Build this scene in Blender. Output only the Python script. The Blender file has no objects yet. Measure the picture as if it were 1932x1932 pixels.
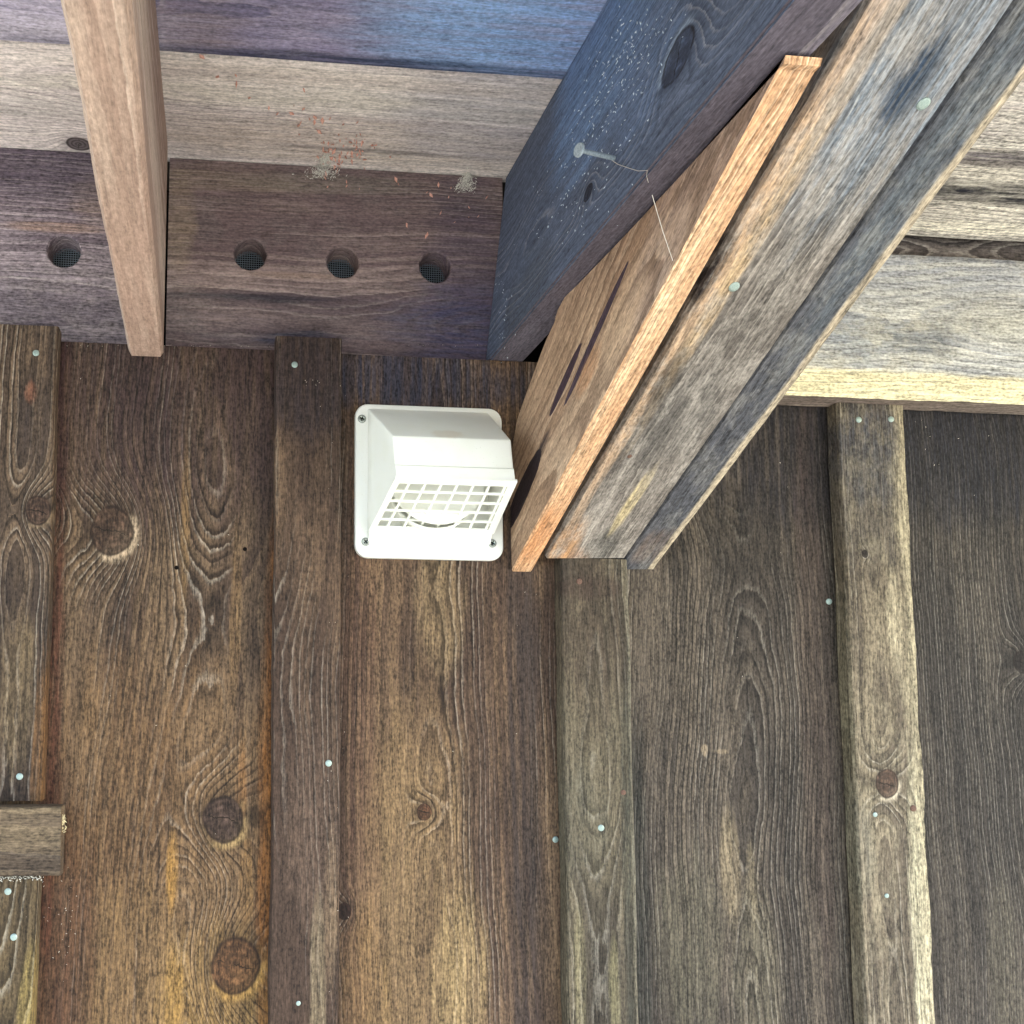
import bpy, bmesh, math, random
from mathutils import Vector as V, Matrix, noise as NZ
random.seed(7)
S = bpy.context.scene
COL = S.collection
# ------------------------------------------------------------------ camera
FPX, PPX, PPY, DIST = 1600., 540., 1165., .88
CAMP = V((0, -DIST, 1.75))
Yc = V((405-PPX, -(1300-PPY), -FPX)).normalized()
Uc = V((742-PPX, 18850+PPY, -FPX))
Zc = (Uc-Yc*Uc.dot(Yc)).normalized()
Xc = Yc.cross(Zc)
CW = Matrix((Xc, Yc, Zc)).transposed()          # world -> camera
cd = bpy.data.cameras.new('camera'); cam = bpy.data.objects.new('camera', cd); COL.objects.link(cam)
cam.matrix_world = Matrix.Translation(CAMP) @ CW.transposed().to_4x4()
cd.sensor_width = 36; cd.lens = FPX/1932*36
cd.shift_x = (966-PPX)/1932; cd.shift_y = -(966-PPY)/1932
cd.clip_start = .01; cd.clip_end = 500
S.camera = cam
# ------------------------------------------------------------------ sky, sun, exposure
SUN_EL, SUN_AZ = math.radians(32), math.radians(118)   # azimuth clockwise from +Y
w = bpy.data.worlds.new('World'); S.world = w; w.use_nodes = True
wn = w.node_tree; bg = wn.nodes['Background']
sky = wn.nodes.new('ShaderNodeTexSky'); sky.sky_type = 'NISHITA'; sky.sun_disc = False
sky.sun_elevation = SUN_EL; sky.sun_rotation = SUN_AZ
wn.links.new(sky.outputs[0], bg.inputs[0]); bg.inputs[1].default_value = .15
sl = bpy.data.lights.new('sun', 'SUN'); sl.energy = 3.2; sl.angle = math.radians(12); sl.color = (1, .95, .86)
so = bpy.data.objects.new('sun', sl); COL.objects.link(so)
sd = V((math.sin(SUN_AZ)*math.cos(SUN_EL), math.cos(SUN_AZ)*math.cos(SUN_EL), math.sin(SUN_EL)))
so.rotation_euler = sd.to_track_quat('Z', 'Y').to_euler()
S.view_settings.view_transform = 'Standard'; S.view_settings.look = 'None'
S.view_settings.gamma = 1; S.view_settings.use_curve_mapping = False
S.view_settings.exposure = 2.4
S.render.engine = 'CYCLES'
S.cycles.max_bounces = 8; S.cycles.diffuse_bounces = 6

# measured point of the photograph (1932 px frame) -> world point on the plane axis = value
def at(px, py, v=0., axis=1):
    d = CW.transposed() @ V((px-PPX, -(py-PPY), -FPX))
    return CAMP + d*((v-CAMP[axis])/d[axis])
def at_plane(px, py, p0, n):
    d = CW.transposed() @ V((px-PPX, -(py-PPY), -FPX))
    return CAMP + d*((p0-CAMP).dot(n)/d.dot(n))

# ------------------------------------------------------------------ tags
def tag(o, label=None, cat=None, group=None, kind=None):
    for k, v in (('label', label), ('category', cat), ('group', group), ('kind', kind)):
        if v: o[k] = v
    return o
def empty(name, loc=(0, 0, 0)):
    o = bpy.data.objects.new(name, None); COL.objects.link(o); o.location = loc; o.empty_display_size = .02
    return o
def link(name, me, mat, parent=None, M=None):
    o = bpy.data.objects.new(name, me); COL.objects.link(o)
    if mat and not me.materials: me.materials.append(mat)
    if M is None: M = Matrix.Identity(4)
    if parent is not None:
        o.parent = parent; o.matrix_local = WM[parent.name].inverted() @ M if parent.name in WM else M
    else: o.matrix_local = M
    WM[o.name] = M
    return o
WM = {}
def root(name, loc, label, cat, group=None):
    o = empty(name, loc); WM[o.name] = Matrix.Translation(V(loc)); return tag(o, label, cat, group)

# ------------------------------------------------------------------ node helpers
def lin(c):
    if isinstance(c, str): c = tuple(int(c[i:i+2], 16)/255 for i in (0, 2, 4))
    return tuple((x/12.92 if x <= .04045 else ((x+.055)/1.055)**2.4) for x in c)+(1,)
class NT:
    def __init__(s, name, rough=.8, spec=.25):
        s.m = bpy.data.materials.new(name); s.m.use_nodes = True
        s.t = s.m.node_tree; s.b = s.t.nodes['Principled BSDF']
        s.b.inputs['Roughness'].default_value = rough; s.b.inputs['Specular IOR Level'].default_value = spec
        s.tc = s.t.nodes.new('ShaderNodeTexCoord').outputs['Object']
        sx = s.t.nodes.new('ShaderNodeSeparateXYZ'); s.t.links.new(s.tc, sx.inputs[0])
        s.x, s.y, s.z = sx.outputs
    def put(s, sock, v):
        if isinstance(v, (int, float, tuple)): sock.default_value = v
        else: s.t.links.new(v, sock)
    def m_(s, op, a, b=None, c=None):
        n = s.t.nodes.new('ShaderNodeMath'); n.operation = op; s.put(n.inputs[0], a)
        if b is not None: s.put(n.inputs[1], b)
        if c is not None: s.put(n.inputs[2], c)
        return n.outputs[0]
    def add(s, a, b): return s.m_('ADD', a, b)
    def sub(s, a, b): return s.m_('SUBTRACT', a, b)
    def mul(s, a, b): return s.m_('MULTIPLY', a, b)
    def vec(s, x, y, z):
        n = s.t.nodes.new('ShaderNodeCombineXYZ')
        for i, v in enumerate((x, y, z)): s.put(n.inputs[i], v)
        return n.outputs[0]
    def noise(s, sx, sy, sz, off=0., detail=2., rough=.5, dist=0.):
        n = s.t.nodes.new('ShaderNodeTexNoise'); n.inputs['Scale'].default_value = 1
        n.inputs['Detail'].default_value = detail; n.inputs['Roughness'].default_value = rough
        n.inputs['Distortion'].default_value = dist
        mp = s.t.nodes.new('ShaderNodeMapping'); s.t.links.new(s.tc, mp.inputs[0])
        mp.inputs['Scale'].default_value = (sx, sy, sz); mp.inputs['Location'].default_value = (off, off*1.7, off*.6)
        s.t.links.new(mp.outputs[0], n.inputs['Vector'])
        return n.outputs[0]
    def step(s, v, a, b, smooth=True):
        n = s.t.nodes.new('ShaderNodeMapRange'); n.interpolation_type = 'SMOOTHSTEP' if smooth else 'LINEAR'
        s.put(n.inputs[0], v); n.inputs[1].default_value = a; n.inputs[2].default_value = b
        return n.outputs[0]
    def mix(s, f, a, b, blend='MIX'):
        n = s.t.nodes.new('ShaderNodeMix'); n.data_type = 'RGBA'; n.blend_type = blend
        s.put(n.inputs[0], f); s.put(n.inputs[6], a); s.put(n.inputs[7], b)
        return n.outputs[2]
    def bump(s, h, strength=.6, dist=.001):
        n = s.t.nodes.new('ShaderNodeBump'); n.inputs['Strength'].default_value = strength
        n.inputs['Distance'].default_value = dist; s.put(n.inputs['Height'], h)
        s.t.links.new(n.outputs[0], s.b.inputs['Normal'])
_seed = [0]
def wood(name, light, mid, dark, rw=.0045, pith=(0, .045), var=.05, tilt=0., knots=(), patches=(), contrast=.8,
         saw=0., mott=0., mcol='8a8a88', msc=(60, 34), bump=.7, blot=.35, edge=None, wig=.12, fib=.45, lit=.42):
    """solid-texture sawn wood: growth rings round a wandering pith, knots, fibres, saw marks, stains, painted shade and glare.
    local x across, y thickness, z along the grain; knots (x,z,r,ringcol,corecol); patches (x,z,rx,rz,col,strength)"""
    _seed[0] += 1; sd_ = _seed[0]*7.31
    n = NT(name)
    wx = n.sub(n.noise(.8, .8, 1.9, sd_, 2), .5); wy = n.sub(n.noise(.8, .8, 2.3, sd_+31, 2), .5)
    dx = n.sub(n.add(n.x, n.mul(wx, var)), pith[0])
    dy = n.add(n.add(n.add(n.y, n.mul(wy, var*2.4)), n.mul(n.z, tilt)), pith[1])
    r = n.m_('SQRT', n.add(n.mul(dx, dx), n.mul(dy, dy)))
    r = n.add(r, n.mul(n.sub(n.noise(28, 28, 5, sd_+5, 2), .5), .008))
    ds = []; kg = None
    for k in knots:
        kx, kz, kr = k[:3]
        ax = n.sub(n.x, kx); az = n.sub(n.z, kz)
        d2 = n.add(n.mul(ax, ax), n.mul(n.mul(az, az), .72))
        g = n.m_('EXPONENT', n.mul(d2, -1/(kr*2.3)**2))
        r = n.add(r, n.mul(g, kr*2.1))
        ds.append((n.m_('SQRT', d2), k)); kg = g if kg is None else n.m_('MAXIMUM', kg, g)
    F = n.m_('DIVIDE', r, rw)
    F = n.add(F, n.mul(n.sub(n.noise(120, 120, 45, sd_+9, 1), .5), wig*4))
    F = n.add(F, n.mul(n.sub(n.noise(500, 500, 90, sd_+9, 0), .5), wig*1.5))
    t = n.m_('FRACT', F); fl = n.m_('FLOOR', F)
    wn_ = n.t.nodes.new('ShaderNodeTexWhiteNoise'); wn_.noise_dimensions = '1D'; n.put(wn_.inputs['W'], fl)
    rnd = wn_.outputs['Value']
    late = n.mul(n.step(t, .5, .86), n.step(t, 1., .95))
    late = n.mul(late, n.m_('MULTIPLY_ADD', rnd, .6, .4))
    # local strength of the figure varies over the board
    fig = n.step(n.noise(13, 13, 2., sd_+77, 3), .38, .6)
    if kg is not None: fig = n.m_('MAXIMUM', fig, n.m_('MINIMUM', n.mul(kg, 2.5), 1.))
    late = n.mul(late, n.m_('MULTIPLY_ADD', fig, .72, .28))
    lite = n.mul(n.mul(n.step(t, .34, .06), n.step(t, .0, .04)), n.mul(fig, n.m_('FRACT', n.mul(rnd, 7.3))))  # pale line past each ring: painted highlight on the raised grain
    fibre = n.noise(620, 620, 75, sd_+2, 2, .65)
    fib2 = n.noise(170, 170, 9, sd_+3, 3, .6)
    pits = n.noise(420, 420, 260, sd_+13, 2, .6)
    big = n.noise(7, 7, 2.2, sd_+4, 4, .6)
    col = n.mix(n.step(n.add(n.mul(big, .75), n.mul(n.sub(rnd, .5), .12)), .3, .52), lin(mid), lin(light))
    base = n.mix(n.mul(n.step(big, .56, .72), blot), col, lin(dark))
    col = n.mix(n.mul(late, contrast), base, lin(dark))
    if contrast > .3: col = n.mix(n.mul(lite, lit), col, n.mix(.35, lin(light), (1, .93, .8, 1)))
    streak = n.step(n.noise(210, 210, 11, sd_+88, 3, .6), .36, .58)
    for (px, pz, rx, rz, pc, st) in patches:
        a = n.m_('DIVIDE', n.sub(n.x, px), rx); b = n.m_('DIVIDE', n.sub(n.z, pz), rz)
        d = n.add(n.mul(a, a), n.mul(b, b))
        d = n.add(d, n.mul(n.sub(n.noise(70, 70, 9, sd_+px*50+7, 4, .68), .5), 1.3 if st >= .9 else 2.4))
        ps = n.mul(n.step(d, 1.5, .2), n.m_('MULTIPLY_ADD', streak, .45, .55))
        ps = n.mul(ps, n.sub(1., n.mul(late, .7)))
        col = n.mix(n.mul(ps, st), col, lin(pc))
    if mott:
        mo = n.noise(msc[0], msc[0], msc[1], sd_+19, 5, .72)
        mo2 = n.noise(9, 9, 4, sd_+23, 2)
        mm = n.mul(n.step(mo, .44, .62), n.step(mo2, .36, .6))
        col = n.mix(n.mul(mm, mott), col, lin(mcol))
    # fibre value variation
    fv = n.add(n.mul(fibre, .5), n.add(n.mul(fib2, .3), n.mul(pits, .45)))
    val = n.m_('MULTIPLY_ADD', n.sub(fv, .625), fib*8.8, .84 if name.startswith(('siding', 'batten')) else .95)
    val = n.m_('MAXIMUM', val, .25)
    vv = n.t.nodes.new('ShaderNodeCombineColor')
    for i in range(3): n.put(vv.inputs[i], val)
    col = n.mix(1., col, vv.outputs[0], 'MULTIPLY')
    height = n.add(n.mul(fibre, .6), n.mul(pits, .45))
    if saw:
        sw = n.mul(n.sub(n.noise(16, 16, 460, sd_+1, 2, .6), .5), 3.2)
        smask = n.step(n.noise(10, 10, 7, sd_+41, 2), .4, .62)
        swm = n.mul(n.mul(sw, smask), saw)
        sv = n.t.nodes.new('ShaderNodeCombineColor'); sm = n.m_('MULTIPLY_ADD', swm, .22, 1.)
        for i in range(3): n.put(sv.inputs[i], sm)
        col = n.mix(1., col, sv.outputs[0], 'MULTIPLY')
    for d, k in ds:
        kr = k[2]; halo = k[3] if len(k) > 3 else light; core = k[4] if len(k) > 4 else '4a3128'
        hs = k[5] if len(k) > 5 else .8
        dn = n.add(n.m_('DIVIDE', d, kr), n.mul(n.sub(n.noise(.45/kr, .45/kr, .45/kr, sd_+51+k[0]*40, 2, .5), .5), .5))
        hd_ = k[6] if len(k) > 6 else (.5, -.8)
        dirn = n.add(n.mul(n.sub(n.x, k[0]), hd_[0]/kr), n.mul(n.sub(n.z, k[1]), hd_[1]/kr))
        hal = n.mul(n.step(dn, 1.5, 1.08), n.step(n.add(dirn, n.mul(n.sub(n.noise(60, 60, 60, sd_+k[0]*9, 2), .5), 1.6)), -.1, .7))
        col = n.mix(n.mul(hal, hs), col, n.mix(1., lin(halo), vv.outputs[0], 'MULTIPLY'))
        dark_h = n.mul(n.step(dn, 1.9, 1.0), .35)
        col = n.mix(n.mul(dark_h, n.sub(1., hal)), col, lin(dark))
        kn = n.noise(130, 130, 130, sd_+k[0]*17, 4, .7)
        kc = n.mix(n.step(kn, .38, .66), n.mix(.65, lin(core), lin('1c1410')), lin(core))
        kc = n.mix(n.mul(n.step(n.noise(45, 45, 45, sd_+k[0]*27+3, 2), .52, .7), .35), kc, tuple(min(1, c*1.6) for c in lin(core)[:3])+(1,))
        kc = n.mix(1., kc, vv.outputs[0], 'MULTIPLY')
        kc = n.mix(n.mul(n.m_('MULTIPLY_ADD', n.m_('SINE', n.mul(dn, 19)), .5, .5), .5), kc, lin(dark))
        rim = n.mul(n.step(dn, .84, .97), n.step(dn, 1.1, 1.0))
        kc = n.mix(n.mul(rim, n.mul(n.step(n.noise(90, 90, 90, sd_+4, 1), .3, .5), .8)), kc, lin('1a120e'))
        cr = n.sub(n.sub(n.z, k[1]), n.mul(n.sub(n.noise(110, 110, 5, sd_+k[0]*31, 3, .7), .5), kr*.55))
        cr = n.m_('ABSOLUTE', n.add(cr, n.mul(n.sub(n.x, k[0]), .22)))
        ck = n.mul(n.step(cr, .0009, .0003), n.mul(n.step(dn, .95, .6), n.step(n.noise(60, 60, 20, sd_+3, 1), .3, .42)))
        kc = n.mix(ck, kc, lin('0d0806'))
        km = n.mul(n.step(dn, 1.12, .98), .9)
        col = n.mix(km, col, kc)
    if edge:   # paler or dirtier stripe along one margin: (axis 'x', from, to, colour, strength)
        ax, e0, e1, ec, es = edge
        c = n.x if ax == 'x' else (n.y if ax == 'y' else n.z)
        c = n.add(c, n.mul(n.sub(n.noise(30, 30, 14, sd_+61, 4, .7), .5), abs(e1-e0)*1.6))
        col = n.mix(n.mul(n.step(c, e0, e1), es), col, n.mix(n.mul(late, .45), n.mix(1., lin(ec), vv.outputs[0], 'MULTIPLY'), lin(dark)))
    n.put(n.b.inputs['Base Color'], col)
    n.bump(height, bump, .0013)
    return n.m

def plain(name, c, rough=.5, spec=.4, metal=0., nz=0., c2=None, sc=60., bump=0.):
    n = NT(name, rough, spec); n.b.inputs['Metallic'].default_value = metal
    if nz:
        no = n.noise(sc, sc, sc, 3.3, 4, .6)
        n.put(n.b.inputs['Base Color'], n.mix(n.mul(n.step(no, .4, .7), nz), lin(c), lin(c2 or c)))
        if bump: n.bump(n.noise(sc*6, sc*6, sc*6, 1., 2), bump, .0006)
    else: n.b.inputs['Base Color'].default_value = lin(c)
    return n.m

# ------------------------------------------------------------------ board mesh
def frame(o, xa, ya, za):
    M = Matrix((xa, ya, za)).transposed().to_4x4(); M.translation = o; return M
def board_mesh(name, wx, ty, lz, bev=.0015, wob=.0009, seg=None, wane=None, seed=None, rough_end=.0012):
    """sawn board centred on its origin: x width, y thickness, z length; edges wander a little"""
    sd_ = random.random()*90 if seed is None else seed
    seg = seg or max(4, int(lz/.012)); hx, hy = wx/2, ty/2; b = bev
    prof = [(-hx+b, -hy), (hx-b, -hy), (hx, -hy+b), (hx, hy-b), (hx-b, hy), (-hx+b, hy), (-hx, hy-b), (-hx, -hy+b)]
    vs, fs = [], []
    for i in range(seg+1):
        z = -lz/2+lz*i/seg
        nl = NZ.noise((sd_, z*9, 0))*wob*1.6+NZ.noise((sd_, z*60, 3))*wob*.8
        nr = NZ.noise((sd_+9, z*9, 0))*wob*1.6+NZ.noise((sd_+9, z*60, 3))*wob*.8
        nb = (NZ.noise((sd_+4, z*110, 0))*.5+.5)*b*1.2
        for j, (x, y) in enumerate(prof):
            xx = x+(nr if x > 0 else nl); zz = z
            if j in (2, 1) : y2 = y+(nb if j == 2 else 0)
            elif j == 7: y2 = y+nb
            else: y2 = y
            if wane and x > 0 and y < 0: xx -= wane*(NZ.noise((sd_+20, z*14, 0))*.5+.35+.4*NZ.noise((sd_, z*55, 7)))
            if i in (0, seg): zz += NZ.noise((x*160, y*160, sd_))*rough_end
            vs.append((xx, y2, zz))
    for i in range(seg):
        for j in range(8):
            a, c = i*8+j, i*8+(j+1) % 8
            fs.append((a, c, c+8, a+8))
    fs.append(tuple(range(7, -1, -1))); fs.append(tuple(seg*8+j for j in range(8)))
    me = bpy.data.meshes.new(name); me.from_pydata(vs, [], fs); me.update(); return me
XA, YA, ZA = V((1, 0, 0)), V((0, 1, 0)), V((0, 0, 1))
def vboard(name, x0, x1, yf, th, z0, z1, mat, parent, **k):
    """vertical board whose front face is the plane y = yf"""
    me = board_mesh(name, x1-x0, th, z1-z0, **k)
    return link(name, me, mat, parent, Matrix.Translation(((x0+x1)/2, yf+th/2, (z0+z1)/2)))
def local(o_center, px, py, yf=0.):
    p = at(px, py, yf); return (p.x-o_center[0], p.z-o_center[1])
def prism(name, pts, off, mat, parent=None, M=None, bev=0., wob=0.):
    """solid from a world-space polygon and an extrusion vector"""
    M = M or Matrix.Translation(pts[0]); Mi = M.inverted(); n = len(pts)
    vs = [Mi @ p for p in pts]+[Mi @ (p+off) for p in pts]
    fs = [tuple(range(n)), tuple(range(2*n-1, n-1, -1))]+[(j, (j+1) % n+0, (j+1) % n+n, j+n) for j in range(n)]
    me = bpy.data.meshes.new(name); me.from_pydata(vs, [], fs)
    bm = bmesh.new(); bm.from_mesh(me)
    bmesh.ops.recalc_face_normals(bm, faces=bm.faces)
    if bev: bmesh.ops.bevel(bm, geom=bm.edges[:], offset=bev, segments=2, affect='EDGES')
    if wob:
        for i in range(2):
            bmesh.ops.subdivide_edges(bm, edges=[e for e in bm.edges if e.calc_length() > .02], cuts=2)
        for v in bm.verts:
            v.co += V([NZ.noise(v.co*60+V((k*9, 0, 0)))*wob for k in range(3)])
    bm.to_mesh(me); bm.free(); me.update()
    return link(name, me, mat, parent, M)

def boxobj_early(name, lo, hi, mat):
    lo, hi = V(lo), V(hi); me = board_mesh(name, hi.z-lo.z, hi.y-lo.y, hi.x-lo.x, seg=60)
    return link(name, me, mat, None, frame((lo+hi)/2, -ZA, YA, XA))
# ------------------------------------------------------------------ ground and surroundings
g = NT('ground_mat', .95, .1)
gc = n_ = g.mix(g.step(g.noise(1.2, 1.2, 1.2, 2, 5, .6), .35, .65), lin('cac7bc'), lin('b6b3a6'))
gc = g.mix(g.mul(g.step(g.noise(60, 60, 60, 5, 3, .7), .45, .6), .5), gc, lin('8a8474'))
g.put(g.b.inputs['Base Color'], gc)
me = bpy.data.meshes.new('ground'); me.from_pydata([(-80, -80, 0), (80, -80, 0), (80, 80, 0), (-80, 80, 0)], [], [(0, 1, 2, 3)])
link('ground', me, g.m); bpy.data.objects['ground']['kind'] = 'structure'

# ------------------------------------------------------------------ timber wall (board and batten)
wall = root('timber_wall', (0.3, 0, 0), 'dark brown board and batten timber wall below the eaves, with knots and nailed battens', 'wall')
ZB = .02
TOPL = 2.111
seams = dict(a=-.215, b=.093, c=.395, d=.722, e=1.04)
def siding(x0, x1, ztop, mat): return vboard('siding_board', x0+.001, x1-.001, 0, .02, ZB, ztop, mat, wall, seed=x0*10, rough_end=.0016)
def kc(x0, x1, ztop, *ks):    # photo px -> local knot/patch centre
    c = ((x0+x1)/2, (ZB+ztop)/2)
    return [local(c, k[0], k[1])+tuple(k[2:]) for k in ks]
# board 1
a, b = seams['a'], seams['b']
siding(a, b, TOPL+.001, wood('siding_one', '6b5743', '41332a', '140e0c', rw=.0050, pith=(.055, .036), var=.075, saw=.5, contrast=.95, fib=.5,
    knots=kc(a, b, TOPL, (212, 1003, .0205, 'b09a80', '5e483a', .9, (.7, -.6)), (420, 1545, .0205, '9c8158', '54423a', .9, (.3, -.3)), (446, 1822, .024, 'a17c45', '6e4c32', .7), (70, 965, .013)),
    patches=kc(a, b, TOPL, (325, 1650, .006, .045, 'a87c38', .8), (327, 1880, .009, .045, 'b0843a', .8), (455, 1490, .006, .05, '8a5a2c', .5), (465, 1680, .008, .05, '8f6a3c', .5),
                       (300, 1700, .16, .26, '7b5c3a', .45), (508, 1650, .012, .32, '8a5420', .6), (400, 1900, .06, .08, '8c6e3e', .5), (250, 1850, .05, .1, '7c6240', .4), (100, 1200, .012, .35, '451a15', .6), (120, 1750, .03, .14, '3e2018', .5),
                       (300, 740, .22, .14, '36282a', .75), (445, 1150, .006, .1, '8a6c48', .4), (350, 1000, .005, .09, '86683e', .4))))  # dark wash across the top paints the eave's shade
a, b = seams['b'], seams['c']
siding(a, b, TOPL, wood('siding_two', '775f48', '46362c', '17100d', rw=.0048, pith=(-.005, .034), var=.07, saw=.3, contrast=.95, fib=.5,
    knots=kc(a, b, TOPL, (800, 1532, .0075, '8a6f50', '64422e', .6), (650, 1720, .007, '5a4030', '2e1a16', .3)),
    patches=kc(a, b, TOPL, (800, 720, .14, .035, '2a3348', .75), (780, 1700, .06, .22, '8e7450', .45), (680, 1500, .02, .35, '604436', .3), (990, 1500, .02, .4, '37302e', .65),  # bluish dark top band is eave shade put into the colour
                       (690, 1900, .03, .1, '84673f', .35), (870, 1850, .03, .09, 'a58c62', .5), (830, 1150, .03, .07, '8d7758', .5))))
TOPR = at(1500, 770, 0).z
a, b = seams['c'], seams['d']
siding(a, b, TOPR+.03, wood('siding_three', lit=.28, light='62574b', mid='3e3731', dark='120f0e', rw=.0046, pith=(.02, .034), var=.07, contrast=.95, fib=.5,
    patches=kc(a, b, TOPR+.03, (1375, 1640, .012, .06, '8a7a60', .6), (1420, 1680, .008, .05, '84765e', .5), (1330, 1415, .004, .006, 'a08c72', .6), (1360, 1418, .009, .003, 'a08c72', .5), (1430, 1850, .03, .09, '7d745f', .4),
                       (1500, 850, .16, .09, '1c1c24', .8), (1300, 1000, .1, .06, '26231f', .4), (1210, 1800, .012, .25, '2a302c', .5), (1540, 1300, .02, .35, '4b3d36', .5), (1300, 1780, .04, .1, '6e6854', .35))))  # upper dark patches: shade below the overhang painted in
a, b = seams['d'], seams['e']
siding(a, b, TOPR+.03, wood('siding_four', lit=.28, light='50483f', mid='35302c', dark='131110', rw=.0036, pith=(.08, .05), var=.04, contrast=.75, fib=.5,
    knots=kc(a, b, TOPR+.03, (1930, 1250, .011, '5a544c', '2c2624', .6)),
    patches=kc(a, b, TOPR+.03, (1820, 860, .14, .08, '1c1e28', .8), (1900, 1850, .02, .12, '5c5646', .3))))  # near-black patch at the top is painted overhang shade
spare = wood('siding_spare', '77654f', '54463b', '2a211d', rw=.006)
for x0 in (-.825, -.52): siding(x0, x0+.305, TOPL, spare)
for x0 in (1.04, 1.35, 1.66): siding(x0, x0+.31, TOPR+.03, spare)

# battens
def batten(x0, x1, z0, z1, mat, th=.019, yf=None, **k):
    yf = -.001-th if yf is None else yf
    return vboard('batten', x0, x1, yf, th, z0, z1, mat, wall, **k)
def bl(x0, x1, z0, z1, *ks):
    return [local(((x0+x1)/2, (z0+z1)/2), k[0], k[1], -.02)+tuple(k[2:]) for k in ks]
zt0 = at(50, 614, -.02).z; zc = at(50, 1514, -.02).z; zc2 = at(50, 1656, -.02).z
A = (-.245, -.1665, zc+.001, zt0)
bat0 = batten(*A, wood('batten_left', '665444', '3b3029', '140f0e', rw=.0048, pith=(.01, .016), var=.05, contrast=.9,
    knots=bl(*A, (72, 965, .0125, '7d6a54', '5c463a', .6)), patches=bl(*A, (60, 800, .02, .05, '2c2628', .6), (58, 740, .006, .012, '8a5a44', .6), (30, 1300, .02, .08, '8c7758', .4), (80, 1420, .01, .1, '8a6238', .5))))
A = (-.245, -.1682, ZB, zc2-.001)
bat0b = batten(*A, wood('batten_lower_left', '796746', '524431', '201a14', rw=.005, var=.04, patches=bl(*A, (55, 1900, .01, .06, 'a08a50', .5))))
bat0b['label'] = 'lower end of the left batten, below the short crosspiece'
A1 = (.0585, .128, ZB, at(580, 637, -.02).z)
bat1 = batten(*A1, wood('batten_middle', '64503f', '42332a', '1b1411', rw=.0032, pith=(-.05, .09), var=.02, saw=1., contrast=.45,
    patches=bl(*A1, (580, 720, .06, .06, '26222a', .6), (600, 1850, .008, .09, '8a7a60', .6), (625, 1700, .008, .08, '8b745a', .5), (590, 1560, .03, .1, '6e5a4c', .4))))  # darkened upper end stands in for shade from the eave
A2 = (.362, .4362, ZB, at(1110, 1055, -.02).z+.001)
bat2 = batten(*A2, wood('batten_under_brace', lit=.28, light='6a604e', mid='413a31', dark='120f0d', rw=.0040, pith=(.0, .05), var=.04, contrast=.75,
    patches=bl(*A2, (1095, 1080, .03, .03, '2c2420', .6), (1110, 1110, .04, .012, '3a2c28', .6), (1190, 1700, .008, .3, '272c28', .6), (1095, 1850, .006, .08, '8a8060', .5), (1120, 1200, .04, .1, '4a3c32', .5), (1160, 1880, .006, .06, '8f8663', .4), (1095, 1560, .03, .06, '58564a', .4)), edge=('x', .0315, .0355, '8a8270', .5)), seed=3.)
A3 = (.681, .7612, ZB, at(1650, 757, -.02).z)
bat3 = batten(*A3, wood('batten_right', '857863', '5a5044', '25201c', rw=.005, pith=(-.01, .014), var=.05, contrast=.7, blot=.5, mott=.25, mcol='9a8f76',
    knots=bl(*A3, (1674, 1480, .0125, 'b4a791', '6a5244', .9), (1632, 1045, .0035, '8f877c', '1d1a1a', .8)),
    patches=bl(*A3, (1640, 850, .05, .06, '3f434d', .75), (1640, 950, .05, .07, '57534e', .5), (1620, 1600, .02, .05, '6a675c', .5), (1600, 1400, .008, .3, '4a4834', .5), (1740, 1750, .012, .18, 'd2c8a6', .7), (1690, 1170, .01, .06, 'bcae90', .6)),  # slate patches near the top: eave shade painted into the wood
    edge=('x', .018, .036, 'b3a688', .7)), wane=.005, bev=.002, seed=31.)
# crosspiece
cpx = at(118, 1600, -.024).x
cz0, cz1 = at(60, 1650, -.03).z, at(60, 1520, -.03).z
cm = wood('crosspiece_mat', '74644f', '4d4136', '231c18', rw=.0035, pith=(.0, .07), var=.02, saw=.4, contrast=.6, patches=[(.02, .085, .01, .004, 'd8c8a0', .0)])
me = board_mesh('cross', cz1-cz0, .02, .35, seed=5., rough_end=.003)
cross = link('crosspiece', me, cm, wall, frame(V((cpx-.175, -.0315, (cz0+cz1)/2)), ZA, -YA, XA) if False else frame(V((cpx-.175, -.0315, (cz0+cz1)/2)), -ZA, YA, XA))
cross['label'] = 'short horizontal board nailed across the left batten, with a splintered corner'

# splinters on its corner and grey gritty cobweb under it
def bits(name, spots, mat, parent, kind='stuff', wide=.32):
    """many small irregular chips joined: spots (point, size, normal-ish stretch)"""
    vs, fs = [], []
    for p, s, st in spots:
        b0 = len(vs); e = [V((random.uniform(-1, 1), random.uniform(-.6, .6), random.uniform(-1, 1))).normalized() for _ in range(2)]
        a = (e[0]+st).normalized()*s; c = e[1].cross(a).normalized()*s*wide; d = a.cross(c).normalized()*s*.22
        for q in (-a, -a*.2+c, a*.9, -c*.7, d, -d): vs.append(p+q)
        for f_ in ((0, 1, 4), (1, 2, 4), (2, 3, 4), (3, 0, 4), (1, 0, 5), (2, 1, 5), (3, 2, 5), (0, 3, 5)): fs.append(tuple(b0+i for i in f_))
    c0 = spots[0][0].copy()
    if parent is not None: c0 = WM[parent.name].translation.copy()
    me = bpy.data.meshes.new(name); me.from_pydata([v-c0 for v in vs], [], fs)
    o = link(name, me, mat, parent, Matrix.Translation(c0)); o['kind'] = kind; return o
splm = plain('pale_splinter', 'd8c9a0', .8, .2)
sp = []
for i in range(60):
    p = at(random.gauss(117, 3.5), random.uniform(1535, 1570), -.033); sp.append((p, random.uniform(.0012, .0034), V((.4, 0, -.3))))
bits('splinters', sp, splm, cross)
webm = plain('dusty_web', 'e6e4dc', .95, .05, nz=.5, c2='99978e', sc=500)
sp = []
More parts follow.
